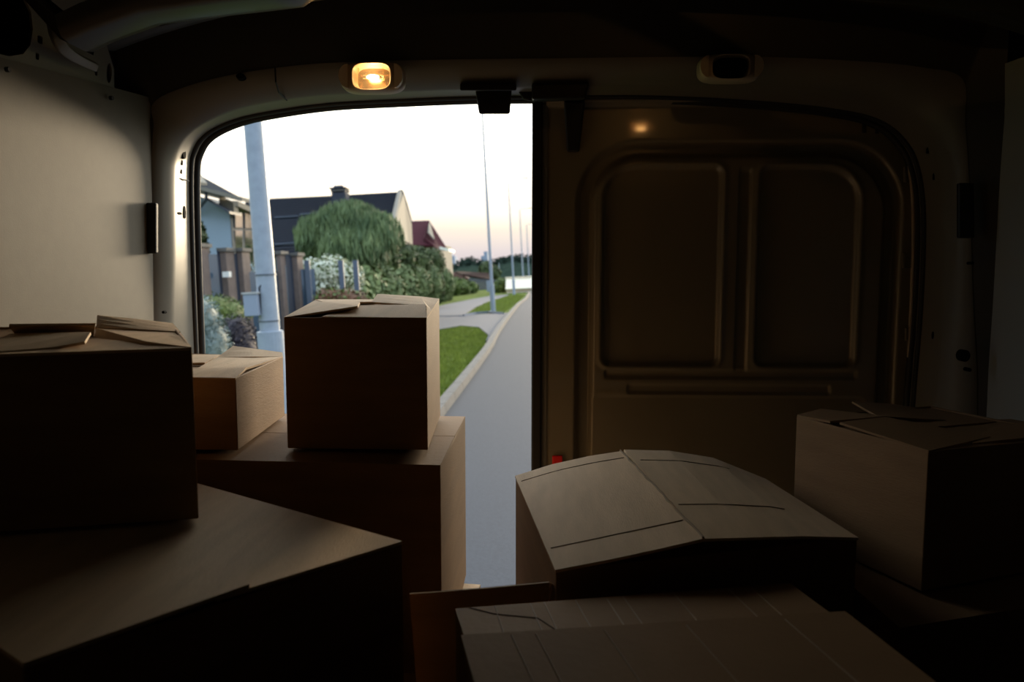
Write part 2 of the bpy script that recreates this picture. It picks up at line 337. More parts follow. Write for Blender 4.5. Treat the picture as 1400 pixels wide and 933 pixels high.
def hf(x, z):
    h = 0.0
    e = sd(x, z, *edge); h -= .018 * st(-.010, 0, e) * (1 - st(.004, .014, e))           # bead near the door's edge
    h += .030 * st(.010, .022, e)
    a = sd(x, z, *ringA); b = sd(x, z, *ringB)
    h += .022 * st(.006, -.008, a)                                                         # channel pressed away
    h -= .020 * st(.004, -.010, b)                                                         # panel field comes back
    for p in (pan1, pan2):
        d = sd(x, z, *p); h += .012 * st(.003, -.006, d) + .0035 * math.exp(-((d - .006) / .006) ** 2) * -1
    cxm = (dX(1003) + dX(1030)) / 2; ddx = abs(x - cxm)
    if dZ(510) < z < dZ(228): h += .008 * st(.016, .010, ddx) * st(dZ(510), dZ(500), z) * st(dZ(228), dZ(238), z)
    for p in (bar1, bar2): h += .006 * st(.002, -.004, sd(x, z, *p))
    f = sd(x, z, dX(812), dX(1190), -.3, dZ(541), (.015, .015, .01, .01)); h += .004 * st(.002, -.003, f)
    return h
nx, nz = 300, 330; V = []; Fc = []
zb = .35
for j in range(nz + 1):
    z = zb + (z1d - zb) * j / nz
    for i in range(nx + 1):
        x = x0d + (x1d - x0d) * i / nx; V.append((x, YD + hf(x, z), z))
for j in range(nz):
    for i in range(nx):
        a = j * (nx + 1) + i; Fc.append((a, a + 1, a + nx + 2, a + nx + 1))
d1 = thing('door_1', None, None, (x0d, YD, 0), kind='structure')
obj('inner_panel', V, Fc, DOORP, d1, smooth=True)
MB().box(x0d, x1d, YD, YD + .01, .0, zb).build('lower_panel', DOORP, d1)
MB().box(x0d - .002, x1d, YD + .045, YD + .055, 0, z1d).build('outer_skin', DOORP, d1)
a = P(727, 375, YD).x; b_ = P(741, 375, YD).x
MB().box(a, b_, YD - .012, YD + .05, 0, dZ(133)).build('door_seal', RUB, d1, bevel=.004)
MB().box(b_ - .001, x0d + .003, YD - .004, YD + .045, 0, dZ(133)).build('edge_strip', mat('edge_steel', (.16, .16, .15), .5), d1)
Y = 1.66
MB().hexa([P(727, 136, 1.54), P(800, 134, 1.54), P(800, 138, YD), P(727, 140, YD)], [P(727, 114, 1.54), P(806, 113, 1.54), P(806, 112, YD), P(727, 113, YD)]).build('latch_housing', BLACK, d1, bevel=.004)
MB().hexa([P(775, 208, Y + .02), P(792, 208, Y + .02), P(792, 208, YD), P(775, 208, YD)], [P(771, 138, Y), P(800, 138, Y), P(800, 138, YD), P(771, 138, YD)]).build('lock_rod_cover', BLACK, d1, bevel=.004)
o = slotbox(755, 769, 623, 638, YD - .004, REDM, d1, 'reflector', .004); o['label'] = 'small red reflector'
for px0, py0, px1, py1 in ((1232, 345, 1238, 368), (1236, 448, 1240, 466), (1234, 228, 1240, 250)):
    slotbox(px0, px1, py0, py1, YD - .002, DOORP, d1, 'clip', .006)
slotbox(1178, 1184, 166, 182, YD, BLACK, d1, 'clip', .004); slotbox(1196, 1201, 167, 183, YD, BLACK, d1, 'clip', .004)
MB().tube(catmull([P(806, 139, 1.70), P(900, 139, 1.70), P(1000, 142, 1.70), P(1110, 150, 1.70), P(1190, 167, 1.70), P(1226, 190, 1.70), P(1243, 232, 1.70), P(1249, 300, 1.70), P(1246, 420, 1.70), P(1238, 570, 1.70), P(1232, 700, 1.70)], 5), .0045, 8).build('edge_highlight', mat('edge_highlight_paint', (.42, .35, .27), .3), d1, smooth=True)  # pale tube paints the highlight line along the door's edge

# ------------------------------------------------------------------ interior lamps on the header
BULB = emit('lamp_filament', (1.0, .62, .26), 100)
LENS = bpy.data.materials.new('clear_ribbed_lens'); LENS.use_nodes = True; t = LENS.node_tree; b = t.nodes['Principled BSDF']; t.nodes.remove(b)
om = t.nodes['Material Output']; tr = N(t, 'ShaderNodeBsdfTransparent'); tr.inputs[0].default_value = (.95, .88, .75, 1); gg = N(t, 'ShaderNodeBsdfGlossy'); gg.inputs['Roughness'].default_value = .12
tl = N(t, 'ShaderNodeBsdfTranslucent'); tl.inputs[0].default_value = (.9, .8, .62, 1)
m1 = N(t, 'ShaderNodeMixShader'); m1.inputs[0].default_value = .055; t.links.new(tr.outputs[0], m1.inputs[1]); t.links.new(tl.outputs[0], m1.inputs[2])
m2 = N(t, 'ShaderNodeMixShader'); m2.inputs[0].default_value = .10; t.links.new(m1.outputs[0], m2.inputs[1]); t.links.new(gg.outputs[0], m2.inputs[2]); t.links.new(m2.outputs[0], om.inputs[0])
REFL = mat('lamp_reflector', (.22, .14, .075), .25, metal=.85)
HOUS = mat('lamp_housing', (.55, .46, .36), .35, spec=.5)
CAPM = mat('cap_plastic', (.70, .58, .44), .3)
def lamp(label, px0, px1, py0, py1, lit, Y0=1.498):
    c = P((px0 + px1) / 2, (py0 + py1) / 2, Y0); w = (px1 - px0) / 2000 * Y0; h = (py1 - py0) / 2000 * Y0
    e = thing('interior_lamp', label, 'lamp', c)
    def ring(sw, sh, dy): return [c + Vector((w * sw * math.copysign(abs(math.cos(t)) ** .55, math.cos(t)), dy, h * sh * math.copysign(abs(math.sin(t)) ** .6, math.sin(t)))) for t in [2 * math.pi * k / 40 for k in range(40)]]
    def band(rows, name, m):
        V = [p for r in rows for p in r]; n = 40; Fc = [(i * n + k, i * n + (k + 1) % n, (i + 1) * n + (k + 1) % n, (i + 1) * n + k) for i in range(len(rows) - 1) for k in range(n)]
        return obj(name, V, Fc, m, e, smooth=True)
    band([ring(1, 1, .012), ring(1, 1, -.004), ring(.93, .93, -.012), ring(.60, .86, -.016), ring(.57, .82, -.014), ring(.52, .74, .012)], 'housing', HOUS)
    rr = ring(.53, .76, .012); obj('reflector', rr, [tuple(range(40))], REFL if lit else HOLE, e)
    if lit:
        band([ring(.56, .80, -.014), ring(.46, .66, -.020), ring(.40, .55, -.021), ring(.05, .05, -.022)], 'lens', LENS)
        for s in (-1, 1):
            x = c.x + s * w * .38; MB().tube([Vector((x, c.y - .019, c.z + h * k)) for k in (-.5, 0, .5)], .0016, 6).build('lens_rib', LENS, e)
        bu = MB(); p = c + Vector((0, .000, .002)); bu.tube([p + Vector((x, 0, 0)) for x in (-.012, -.009, 0, .009, .012)], [.001, .0042, .0052, .0042, .001], 12)
        bu.build('bulb', BULB, e, smooth=True)
        MB().tube([p + Vector((-.020, 0, 0)), p + Vector((-.0125, 0, 0))], .004, 10).build('socket', STEEL, e); MB().tube([p + Vector((.0125, 0, 0)), p + Vector((.020, 0, 0))], .004, 10).build('socket', STEEL, e)
    else:
        b = ring(.50, .62, -.016); obj('lens', b, [tuple(range(40))], HOLE, e)
    for s in (-1, 1):        # pale end caps
        k = [c + Vector((s * w * (.72 + .27 * math.cos(t)), -.013 + .004 * (1 - math.cos(t)) - .002, h * .78 * math.sin(t))) + Vector((0, -.008, 0)) for t in [R(-90 + 18 * i) for i in range(11)]]
        obj('end_cap', k + [p + Vector((0, .012, 0)) for p in k], [tuple(range(11)), tuple(range(21, 10, -1))] + [(i + 1, i, 11 + i, 12 + i) for i in range(10)], CAPM, e)
    return e
lamp('lit oval interior lamp glowing warm on the header over the open doorway', 467, 553, 87, 127, True)
lamp('unlit oval interior lamp with dark lens on the header over the closed door', 956, 1038, 76, 112, False)

# second roof lamp further in, on the forward bow
Mr = P(876, 176, 1.705); dd = (Mr - EYE).normalized(); dd.y = -dd.y; lp = Mr + dd * ((1.765 - Mr.z) / dd.z)
e = thing('interior_lamp', 'small warm roof lamp above the boxes, nearer the cab', 'lamp', lp)
MB().box(lp.x - .05, lp.x + .05, lp.y - .03, lp.y + .03, lp.z + .012, lp.z + .03).build('housing', HOUS, e, bevel=.006)
MB().tube([lp + Vector((-.016, 0, 0)), lp + Vector((-.008, 0, 0)), lp + Vector((.008, 0, 0)), lp + Vector((.016, 0, 0))], [.002, .006, .006, .002], 12).build('bulb', emit('dim_bulb', (1, .50, .15), 75), e, smooth=True)
MB().box(lp.x - .05, lp.x + .05, lp.y - .034, lp.y + .034, lp.z - .016, lp.z - .012).build('shade', HOUS, e); MB().box(lp.x - .05, lp.x + .05, lp.y - .034, lp.y - .030, lp.z - .016, lp.z + .02).build('shade', HOUS, e)  # unseen plates added round the bulb to keep its light off the boxes
for s_ in (-1, 1): MB().box(lp.x + s_ * .048 - .002, lp.x + s_ * .048 + .002, lp.y - .034, lp.y + .034, lp.z - .016, lp.z + .02).build('shade', HOUS, e)
for s_ in (-1, 1): MB().tube([lp + Vector((s_ * .017, 0, 0)), lp + Vector((s_ * .024, 0, .014))], .002, 6).build('contact', STEEL, e)

# ================================================================== CARDBOARD BOXES
LAB = {}
def carton(label, top, height, m=CARD, group='cardboard moving boxes', flaps='plain', lift=.0, seam='x', zb_=None):
    """top: 4 corners (front-left, front-right, back-right, back-left) with their own heights"""
    top = [Vector(p) for p in top]; zb0 = min(p.z for p in top) - height if zb_ is None else zb_
    cx = sum(p.x for p in top) / 4; cy = sum(p.y for p in top) / 4
    e = thing('cardboard_box', label.replace('box', 'cardboard box', 1), 'box', (cx, cy, zb0), group)
    cen = Vector((cx, cy, 0)); th = .004
    def inn(p, k=th): d = Vector((cx - p.x, cy - p.y, 0)); return Vector((p.x, p.y, p.z)) + d.normalized() * k * 1.4
    bot = [Vector((p.x, p.y, zb0)) for p in top]; ti = [inn(p) for p in top]; bi = [inn(Vector((p.x, p.y, zb0 + th))) for p in top]
    V = bot + top + ti + bi; Fc = [(3, 2, 1, 0)]
    for i in range(4):
        j = (i + 1) % 4; Fc += [(i, j, 4 + j, 4 + i), (4 + i, 4 + j, 8 + j, 8 + i), (8 + i, 8 + j, 12 + j, 12 + i)]
    Fc.append((12, 13, 14, 15))
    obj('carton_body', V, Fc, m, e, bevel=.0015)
    if flaps == 'plain':
        fl_, fr_, br_, bl_ = top; up = Vector((0, 0, .002))
        if seam == 'x':
            m1 = fl_.lerp(bl_, .497) + up * 2 + Vector((0, 0, lift)); m2 = fr_.lerp(br_, .497) + up * 2 + Vector((0, 0, lift))
            n1 = fl_.lerp(bl_, .503) + up * 2 + Vector((0, 0, lift)); n2 = fr_.lerp(br_, .503) + up * 2 + Vector((0, 0, lift))
            MB().poly([fl_ + up, fr_ + up, m2, m1], .0035).build('flap', m, e); MB().poly([n1, n2, br_ + up, bl_ + up], .0035).build('flap', m, e)
        else:
            m1 = fl_.lerp(fr_, .497) + up * 2 + Vector((0, 0, lift)); m2 = bl_.lerp(br_, .497) + up * 2 + Vector((0, 0, lift))
            n1 = fl_.lerp(fr_, .503) + up * 2 + Vector((0, 0, lift)); n2 = bl_.lerp(br_, .503) + up * 2 + Vector((0, 0, lift))
            MB().poly([fl_ + up, m1, m2, bl_ + up], .0035).build('flap', m, e); MB().poly([n1, fr_ + up, br_ + up, n2], .0035).build('flap', m, e)
    else:       # inner closing flaps just under the rim
        dn = Vector((0, 0, -.003)); q = [inn(p) + dn for p in top]
        a, b, c, d = q
        MB().poly([a, b, b.lerp(c, .45), a.lerp(d, .45)], .003).build('inner_flap', m, e); MB().poly([a.lerp(d, .5), b.lerp(c, .5), c, d], .003).build('inner_flap', m, e)
    return e
def flapP(e, pts, m=CARD2, th=.0035, name='flap'):
    return MB().poly([P(*p) if not isinstance(p, Vector) else p for p in pts], th).build(name, m, e)
def crease(e, a, b, r=.0009, m=CARDD, up=.0005):
    u = Vector((0, 0, up)); return MB().tube([P(*a) + u, P(*b) + u], r, 5).build('fold_line', m, e)
V3 = Vector
# --- left column (two supports, broad box, tall box on top)
zE = 1.25 - .308
Ec = [V3((-.404, .533, zE)), V3((-.156, .806, zE)), V3((-.56, 1.065, zE)), V3((-.805, .79, zE))]
def shrink(q, k, z):
    c = sum((V3(p) for p in q), V3()) / 4; return [V3((c.x + (p.x - c.x) * k, c.y + (p.y - c.y) * k, z)) for p in q]
E = carton('broad flat box at the lower left with a tall box standing on it', Ec, .36, flaps='custom')
S1 = Ec[1].lerp(Ec[0], .545); S2 = Ec[2].lerp(Ec[3], .5); up = V3((0, 0, .004))
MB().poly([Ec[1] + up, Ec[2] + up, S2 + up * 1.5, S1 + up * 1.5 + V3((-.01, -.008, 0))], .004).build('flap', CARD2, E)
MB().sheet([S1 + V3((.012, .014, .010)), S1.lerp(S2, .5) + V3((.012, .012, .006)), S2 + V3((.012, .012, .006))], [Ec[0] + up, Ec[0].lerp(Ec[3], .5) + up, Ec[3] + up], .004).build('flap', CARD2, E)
flapP(E, [(252, 832, .665), (287, 829, .675), (302, 838, .67), (281, 844, .66)], CARD2, .002, 'torn_tab')
carton('box in the shade directly under the broad lower left box', shrink(Ec, .96, .568), .28); carton('floor-level box at the bottom of the lower left stack', shrink(Ec, .98, .28), .28)
A0 = [V3((-.70, .775, 1.25 - .113 * .775)), P(262.5, 475.5, .85), P(238, 445, 1.06), V3((-.795, .965, 1.25 - .075 * .965))]
A = carton('tall box at the far left with raised flaps, against the lit lining board', A0, .2, zb_=zE + .012, flaps='custom')
flapP(A, [(-25, 485, .775), (262, 475.5, .85), (247, 458, .96), (110, 463, .93)])
flapP(A, [(-40, 484, .775), (14, 456, .93), (124, 454, .90), (116, 467, .84), (70, 475, .82)])
flapP(A, [(13, 443, .915), (131, 442, .935), (127, 465, .965), (24, 458, .95)])
MB().sheet([P(133, 431, 1.0), P(185, 436, 1.03), P(236, 442, 1.06)], [P(132, 448, .97), P(190, 450, .98), P(247, 454, 1.0)], .0035, 3).build('flap', CARD2, A)
flapP(A, [(132, 449, .97), (247, 455, 1.0), (262, 475, .85), (200, 467, .87), (128, 465, .93)])
# --- centre-left column
zG = 1.25 - .293
Gc = [V3((-.72, 1.12, zG)), PZ(602, 638, zG), PZ(636, 571, zG), V3((-.73, 1.50, zG))]
G = carton('wide box carrying the upright cube box beside the gap to the road', Gc, .335, flaps='plain', lift=.0, seam='x')
Hc = [V3((-.71, 1.13, .618)), V3((-.145, 1.13, .618)), PZ(657, 801, .618), V3((-.71, 1.51, .618))]
carton('box under the wide box, only its pale corner showing above the road gap', Hc, .300, m=CARD2); carton('floor-level box at the bottom of the stack beside the road gap', shrink(Hc, .98, .306), .306)
zt = 1.181
Bc = [P(388, 434.5, 1.157), P(583, 434.5, 1.153), P(600.5, 409, 1.436), P(431, 411, 1.43)]
B = carton('upright cube-shaped box with loose flaps in the middle of the open doorway', Bc, .2, zb_=zG + .010, flaps='custom')
flapP(B, [(388, 434, 1.157), (431, 410.5, 1.43), (492, 413, 1.34), (489, 418.5, 1.20)])
flapP(B, [(440, 433, 1.157), (583, 434.5, 1.153), (582, 416, 1.27), (484, 418, 1.26)])
MB().sheet([P(583.5, 434, 1.155), P(583, 418, 1.27), P(508, 413, 1.31)], [P(600.5, 408.5, 1.436), P(575, 405.5, 1.43), P(516, 402, 1.41)], .0035, 3).build('flap', CARD2, B)
flapP(B, [(431, 409.5, 1.43), (516, 409.5, 1.435), (512, 413, 1.37), (440, 412.5, 1.37)])
Lc = [V3((-.775, 1.14, 1.088)), P(322, 517, 1.14), P(387, 487.5, 1.43), V3((-.785, 1.44, 1.093))]
L = carton('low box with flaps ajar, between the far left box and the cube', Lc, .12, zb_=zG + .010, flaps='custom')
flapP(L, [(200, 518, 1.14), (322, 517, 1.14), (337, 502.5, 1.22), (200, 505, 1.24)])
flapP(L, [(270, 503.5, 1.24), (336, 503.5, 1.22), (387, 487.5, 1.43), (297, 488.5, 1.37)])
MB().sheet([P(297, 488.5, 1.37), P(345, 488, 1.39), P(387, 487.5, 1.43)], [P(319, 473, 1.44), P(345, 476.5, 1.45), P(386, 482, 1.46)], .003, 2).build('flap', CARD2, L)
flapP(L, [(225, 484.5, 1.42), (302, 485, 1.42), (280, 496, 1.3), (225, 497, 1.3)])
crease(G, (345, 606, 1.27), (393, 607, 1.27)); crease(G, (336, 619, 1.20), (393, 620, 1.20)); crease(G, (600, 592, 1.35), (627, 590, 1.36)); 
# --- narrow open box in the aisle with a flap standing up
Jc = [V3((-.15, .865, .70)), V3((-.0, .868, .70)), V3((-.03, 1.11, .70)), V3((-.15, 1.11, .70))]
J = carton('narrow box with a dark flap standing up in the gap between the stacks', Jc, .34, flaps='custom')
MB().sheet([V3((-.15, .866, .70)), V3((-.07, .866, .70)), V3((.0, .866, .70))], [P(560, 813, .872), P(655, 806, .872), P(751, 797, .872)], .004).build('flap', CARD, J)
flapP(J, [(736, 822, .88), (752, 797, .872), (757, 800, .93), (752, 823, .93)], CARD2)
carton('floor-level box at the bottom of the narrow stack in the gap', shrink(Jc, .98, .348), .348)
# --- right-centre box with bowed flaps
zC = 1.25 - .36
Cc = [PZ(760, 780.5, zC), PZ(1172, 736, zC), PZ(1045, 656, zC), PZ(705, 652, zC)]
C = carton('large box whose two bowed flaps meet in a ridge before the closed door', Cc, .36, flaps='custom')
up = V3((0, 0, .003))
CFA = [PZ(759, 779.5, .893), PZ(830, 766, .903), PZ(900, 751, .913), PZ(963, 736.5, .923)]; CBA = [PZ(704, 651, .893), PZ(755, 635, .912), PZ(805, 624, .926), PZ(849, 617, .935)]
CFB = [PZ(964, 737, .923), PZ(1030, 735, .918), PZ(1100, 733.5, .908), PZ(1174, 735.5, .894)]; CBB = [PZ(853, 615, .936), PZ(915, 616.5, .932), PZ(975, 626, .918), PZ(1047, 655, .894)]
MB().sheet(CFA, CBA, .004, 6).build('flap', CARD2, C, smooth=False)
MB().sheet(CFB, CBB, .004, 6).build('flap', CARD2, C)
def c_patch(s, t, side):   # line points on the two flaps: s across, t to the back
    if side == 0: A_ = CFA; B_ = CBA
    else: A_ = CFB; B_ = CBB
    i = min(2, int(s * 3)); f = s * 3 - i; return A_[i].lerp(A_[i + 1], f).lerp(B_[i].lerp(B_[i + 1], f), t) + V3((0, 0, .0004))
for t_, sd_, s0, s1 in ((.16, 0, .03, .97), (.90, 0, .03, .97), (.30, 1, .03, .75), (.84, 1, .05, .7)):
    MB().tube([c_patch(s0 + (s1 - s0) * k / 8, t_, sd_) for k in range(9)], .0007, 5).build('fold_line', CARDD, C)
def jit(): return random.uniform(-.0008, .0008)
MB().tube([c_patch(.995, k / 20, 0) + V3((jit() * 2, 0, .0015 + jit())) for k in range(21)], .0016, 6).build('torn_edge', mat('torn_paper', (.30, .22, .14), .9), C)
carton('box directly under the ridged box', shrink(Cc, .93, .518), .25); carton('floor-level box at the bottom of the ridged box stack', shrink(Cc, .99, .26), .26)
# --- foreground box
zK = 1.25 - .38
Kc = [V3((-.015, .47, zK)), V3((.385, .45, zK)), PZ(1080, 801, zK), PZ(622, 836, zK)]
K = carton('nearest foreground box with creased flaps, right of the middle', Kc, .36, flaps='custom', m=CARD)
s0, s1 = PZ(637, 878, zK + .012), PZ(1143, 844, zK + .012)
MB().sheet([s0, s0.lerp(s1, .5), s1], [Kc[3] + up, Kc[3].lerp(Kc[2], .5) + up, Kc[2] + up], .004, 2).build('flap', CARD, K)
t0 = s0 + V3((-.006, .006, .004)); t1 = s1 + V3((.012, .006, .004))
MB().sheet([Kc[0] + up, Kc[0].lerp(Kc[1], .5) + up, Kc[1] + up + V3((.02, 0, 0))], [t0, t0.lerp(t1, .5), t1], .004, 2).build('flap', CARD, K)
def kp(s, t):      # back flap surface
    return s0.lerp(s1, s).lerp((Kc[3] + up).lerp(Kc[2] + up, s), t) + V3((0, 0, .0003))
def kq(s, t):
    a = (Kc[0] + up).lerp(Kc[1] + up + V3((.02, 0, 0)), s); return t0.lerp(t1, s).lerp(a, t) + V3((0, 0, .0003))
for s_ in (.10, .20, .24, .33, .42, .47, .62, .79, .86):
    MB().tube([kp(s_ + .01 * t_, t_) for t_ in (.02, .35, .7, .97)], .0008, 5).build('fold_line', CARDL, K)
for s_ in (.12, .18, .35, .56, .82):
    MB().tube([kq(s_ + .02 * t_, t_) for t_ in (.03, .3, .6, .95)], .0008, 5).build('fold_line', CARDL, K)
MB().tube([kp(.04, .98), kp(.10, .72), kp(.16, .60), kp(.21, .5), kp(.25, .0)], .0009, 5).build('fold_line', CARDD, K)
carton('box directly under the foreground box', shrink(Kc, .97, .498), .242); carton('floor-level box at the bottom of the foreground stack', shrink(Kc, .99, .25), .25)
# --- right stack
zM = 1.25 - .447
Dc = [P(1270, 617.5, 1.0), V3((.812, 1.11, 1.008)), V3((.715, 1.35, 1.01)), P(1089, 569, 1.235)]
D = carton('upright box at the right with its pale left side lit from the doorway', Dc, .2, zb_=zM + .008, flaps='custom')
flapP(D, [(1090, 567.5, 1.235), (1122, 559, 1.30), (1213, 569, 1.22), (1135, 576, 1.17)], CARD)
flapP(D, [(1148, 577.5, 1.15), (1210, 570, 1.2), (1354, 597, 1.10), (1270, 616.5, 1.0)], CARD)
MB().sheet([P(1165, 549, 1.34), P(1215, 552, 1.35), P(1265, 559, 1.36)], [P(1200, 569, 1.22), P(1262, 573, 1.22), P(1335, 577, 1.25)], .0035, 2).build('flap', CARD, D)
flapP(D, [(1300, 577, 1.27), (1382, 573, 1.25), (1478, 591, 1.12), (1330, 606, 1.06)], CARD)
Mc = [PZ(1230, 861, zM), V3((.845, 1.03, zM)), V3((.84, 1.40, zM)), V3((.43, 1.30, zM))]
carton('dim box under the right-hand upright box', Mc, .35, lift=0); carton('floor-level box at the bottom of the right-hand stack', shrink(Mc, .98, .44), .44)
Oc = [V3((-.33, .36, .70)), V3((-.10, .36, .70)), V3((-.10, .64, .70)), V3((-.33, .60, .70))]
Oc = [V3((-.30, .34, .62)), V3((-.085, .38, .62)), V3((-.095, .70, .62)), V3((-.215, .64, .62))]
carton('low dark box between the broad left box and the foreground box', Oc, .62, m=CARD)

# ================================================================== OUTSIDE
ASPH = mat('asphalt', (.046, .050, .057), .85, noise=.25, nscale=60, bump=.5, bscale=60, spec=.3)
PAVE = mat('pavement', (.125, .115, .112), .85, noise=.12, nscale=8, spec=.3)
KERB = mat('kerb_stone', (.125, .11, .09), .85, noise=.25, nscale=10, bump=.4, bscale=40)
GRASS = mat('lawn', (.12, .15, .02), .9, col2=(.055, .085, .012), nscale=3, bump=1, bscale=50, spec=.03)
GALV = mat('galvanised_steel', (.33, .36, .39), .45, metal=.0, noise=.12, nscale=12, spec=.5)
def ground_poly(name, pts, z, th, m, parent=None, kind='structure'):
    q = [V3((p[0], p[1], z)) for p in pts]
    o = MB().poly(q, th).build(name, m, parent, outside=True)
    if kind: o['kind'] = kind
    return o
o = ground_poly('ground', [(-300, -20), (300, -20), (300, 900), (-300, 900)], GZ - .02, .5, GRASS)
kp_ = [OG(560, 640), OG(604, 574), OG(640, 525), OG(672, 479), OG(684, 455), OG(700, 431), OG(712, 416), OG(723, 405)]
kp_ = [V3((kp_[0].x - .05, 1.0, GZ))] + kp_
far = kp_[-1]; kp_.append(V3((far.x - .3, 140, GZ)))
kerb = catmull(kp_, 5)
road_l = [(p.x, p.y) for p in kerb]
ground_poly('road', road_l + [(road_l[-1][0] + 9, 140), (7.5, 1.0), (7.5, -15), (road_l[0][0], -15)], GZ + .005, .06, ASPH)
# kerb, single stones near by
kb = thing('kerb', None, None, (kerb[0].x, kerb[0].y, GZ), outside=True, kind='structure')
def along(pts, s):
    for a, b in zip(pts, pts[1:]):
        l = (b - a).length
        if s <= l: return a.lerp(b, s / l), (b - a).normalized()
        s -= l
    return pts[-1], (pts[-1] - pts[-2]).normalized()
s = 2.0
while s < 46:
    a, d = along(kerb, s); b, d2 = along(kerb, s + .985); n = V3((-d.y, d.x, 0)); n2 = V3((-d2.y, d2.x, 0)); w = .17; h = .13
    MB().hexa([a, b, b + n2 * w, a + n * w][::-1], [p + V3((0, 0, h)) for p in (a + n * .02, b + n2 * .02, b + n2 * w, a + n * w)][::-1]).build('kerb_stone', KERB, kb)
    s += 1.0
rest = []
while s < 120:
    a, d = along(kerb, s); n = V3((-d.y, d.x, 0)); rest.append((a, n)); s += 3
mb = MB(); mb.loft([[a for a, n in rest], [a + V3((0, 0, .12)) + n * .02 for a, n in rest], [a + V3((0, 0, .12)) + n * .17 for a, n in rest]]); o = mb.build('kerb_run', KERB, kb)
# paths
z2 = GZ + .02
g = lambda *a: [(OG(x, y).x, OG(x, y).y) for x, y in a]
ground_poly('crossing_path', g((540, 430), (600, 433), (640, 431), (700, 428), (690, 436), (672, 462), (664, 468), (668, 459), (655, 448), (630, 446), (600, 451), (540, 470)), z2, .05, PAVE)
ground_poly('footpath', g((520, 436), (560, 428), (600, 419), (640, 410.5), (668, 405.5), (696, 403), (692, 406), (665, 414), (648, 422), (634, 431), (600, 436), (540, 440)), z2 + .006, .05, PAVE)
DK = mat('edging_stone', (.16, .17, .20), .9, noise=.2)  # blue-grey stone of the kerb and path edging
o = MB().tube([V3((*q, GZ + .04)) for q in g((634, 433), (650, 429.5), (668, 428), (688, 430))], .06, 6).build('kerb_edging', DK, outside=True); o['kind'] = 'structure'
o = MB().tube([V3((*q, GZ + .03)) for q in g((560, 435), (600, 433.5), (634, 433))], .025, 6).build('path_edging', DK, outside=True); o['kind'] = 'structure'
# grass blades on the near verge
def in_poly(x, y, q):
    c = False; j = len(q) - 1
    for i in range(len(q)):
        if (q[i][1] > y) != (q[j][1] > y) and x < (q[j][0] - q[i][0]) * (y - q[i][1]) / (q[j][1] - q[i][1]) + q[i][0]: c = not c
        j = i
    return c
v1 = g((520, 470), (600, 452), (630, 447), (654, 449), (666, 459), (660, 478), (640, 505), (601, 556), (560, 612), (480, 620))
v2 = g((640, 430), (668, 426), (690, 427), (705, 416), (718, 404), (700, 403), (668, 413), (652, 420))
BL = mat('grass_blade', (.26, .30, .04), .7, col2=(.13, .16, .02), nscale=3, spec=.2)
V = []; Fc = []
for q, n_, h in ((v1, 26000, .06), (v2, 9000, .08)):
    xa, xb = min(p[0] for p in q), max(p[0] for p in q); ya, yb = min(p[1] for p in q), max(p[1] for p in q); k = 0
    while k < n_:
        x = random.uniform(xa, xb); y = random.uniform(ya, yb)
        k += 1
        if not in_poly(x, y, q): continue
        a = random.uniform(0, math.pi); w = .012; dx_, dy_ = math.cos(a) * w, math.sin(a) * w; hh = h * random.uniform(.6, 1.3); z = GZ - .02
        i = len(V); V += [V3((x - dx_, y - dy_, z)), V3((x + dx_, y + dy_, z)), V3((x + random.uniform(-.03, .03), y + random.uniform(-.03, .03), z + hh + .03))]; Fc.append((i, i + 1, i + 2))
o = obj('grass', V, Fc, BL, outside=True); props(o, 'short green grass on the verges beside the kerb', 'grass', kind='stuff')

# ---- plants
def leafmat(name, c1_, c2_): return mat(name, c1_, .65, col2=c2_, nscale=2.2, spec=.3)
LG = leafmat('leaf_green', (.095, .12, .03), (.03, .045, .012)); LW = leafmat('willow_leaf', (.18, .23, .085), (.065, .10, .035))
LH = leafmat('hedge_leaf', (.19, .23, .075), (.075, .105, .03)); LS = leafmat('silver_leaf', (.24, .28, .25), (.10, .14, .12))
LP = leafmat('purple_leaf', (.04, .03, .038), (.015, .010, .015)); LWH = leafmat('white_bloom', (.72, .70, .54), (.50, .50, .34)); LR = leafmat('russet_leaf', (.20, .08, .035), (.08, .05, .02))
LF = mat('far_forest', (.035, .05, .032), 1, col2=(.02, .03, .022), nscale=.3, spec=0); LY = leafmat('bright_leaf', (.13, .17, .03), (.05, .075, .012)); BARK = mat('bark', (.06, .045, .03), .9, noise=.3); LV = leafmat('violet_bloom', (.16, .10, .24), (.07, .06, .10))
def leaves(blobs, n, s, up_=.3, long=1.0, hang=0):
    V = []; Fc = []; tot = sum(b[1].x * b[1].y + b[1].x * b[1].z for b in blobs)
    for c, r in blobs:
        for _ in range(int(n * (r.x * r.y + r.x * r.z) / tot)):
            while True:
                d = V3((random.gauss(0, 1), random.gauss(0, 1), random.gauss(0, 1)))
                if d.length > .1: d.normalize(); break
            k = random.uniform(.72, 1.05) if random.random() < .8 else random.uniform(.3, .75)
            p = c + V3((d.x * r.x, d.y * r.y, d.z * r.z)) * k
            p += V3((random.gauss(0, .03), random.gauss(0, .03), random.gauss(0, .03))) * r.x
            nn = (d + V3((random.gauss(0, .5), random.gauss(0, .5), random.gauss(0, .5) + up_))).normalized()
            a = nn.orthogonal().normalized(); a.rotate(Matrix.Rotation(random.uniform(0, 6.28), 3, nn))
            if hang: a = (V3((random.gauss(0, .2), random.gauss(0, .2), -1))).normalized()
            b = nn.cross(a).normalized(); sz = s * random.uniform(.6, 1.4); i = len(V)
            V += [p - a * sz * long, p + b * sz * .5, p + a * sz * long, p - b * sz * .5]; Fc.append((i, i + 1, i + 2, i + 3))
    return V, Fc
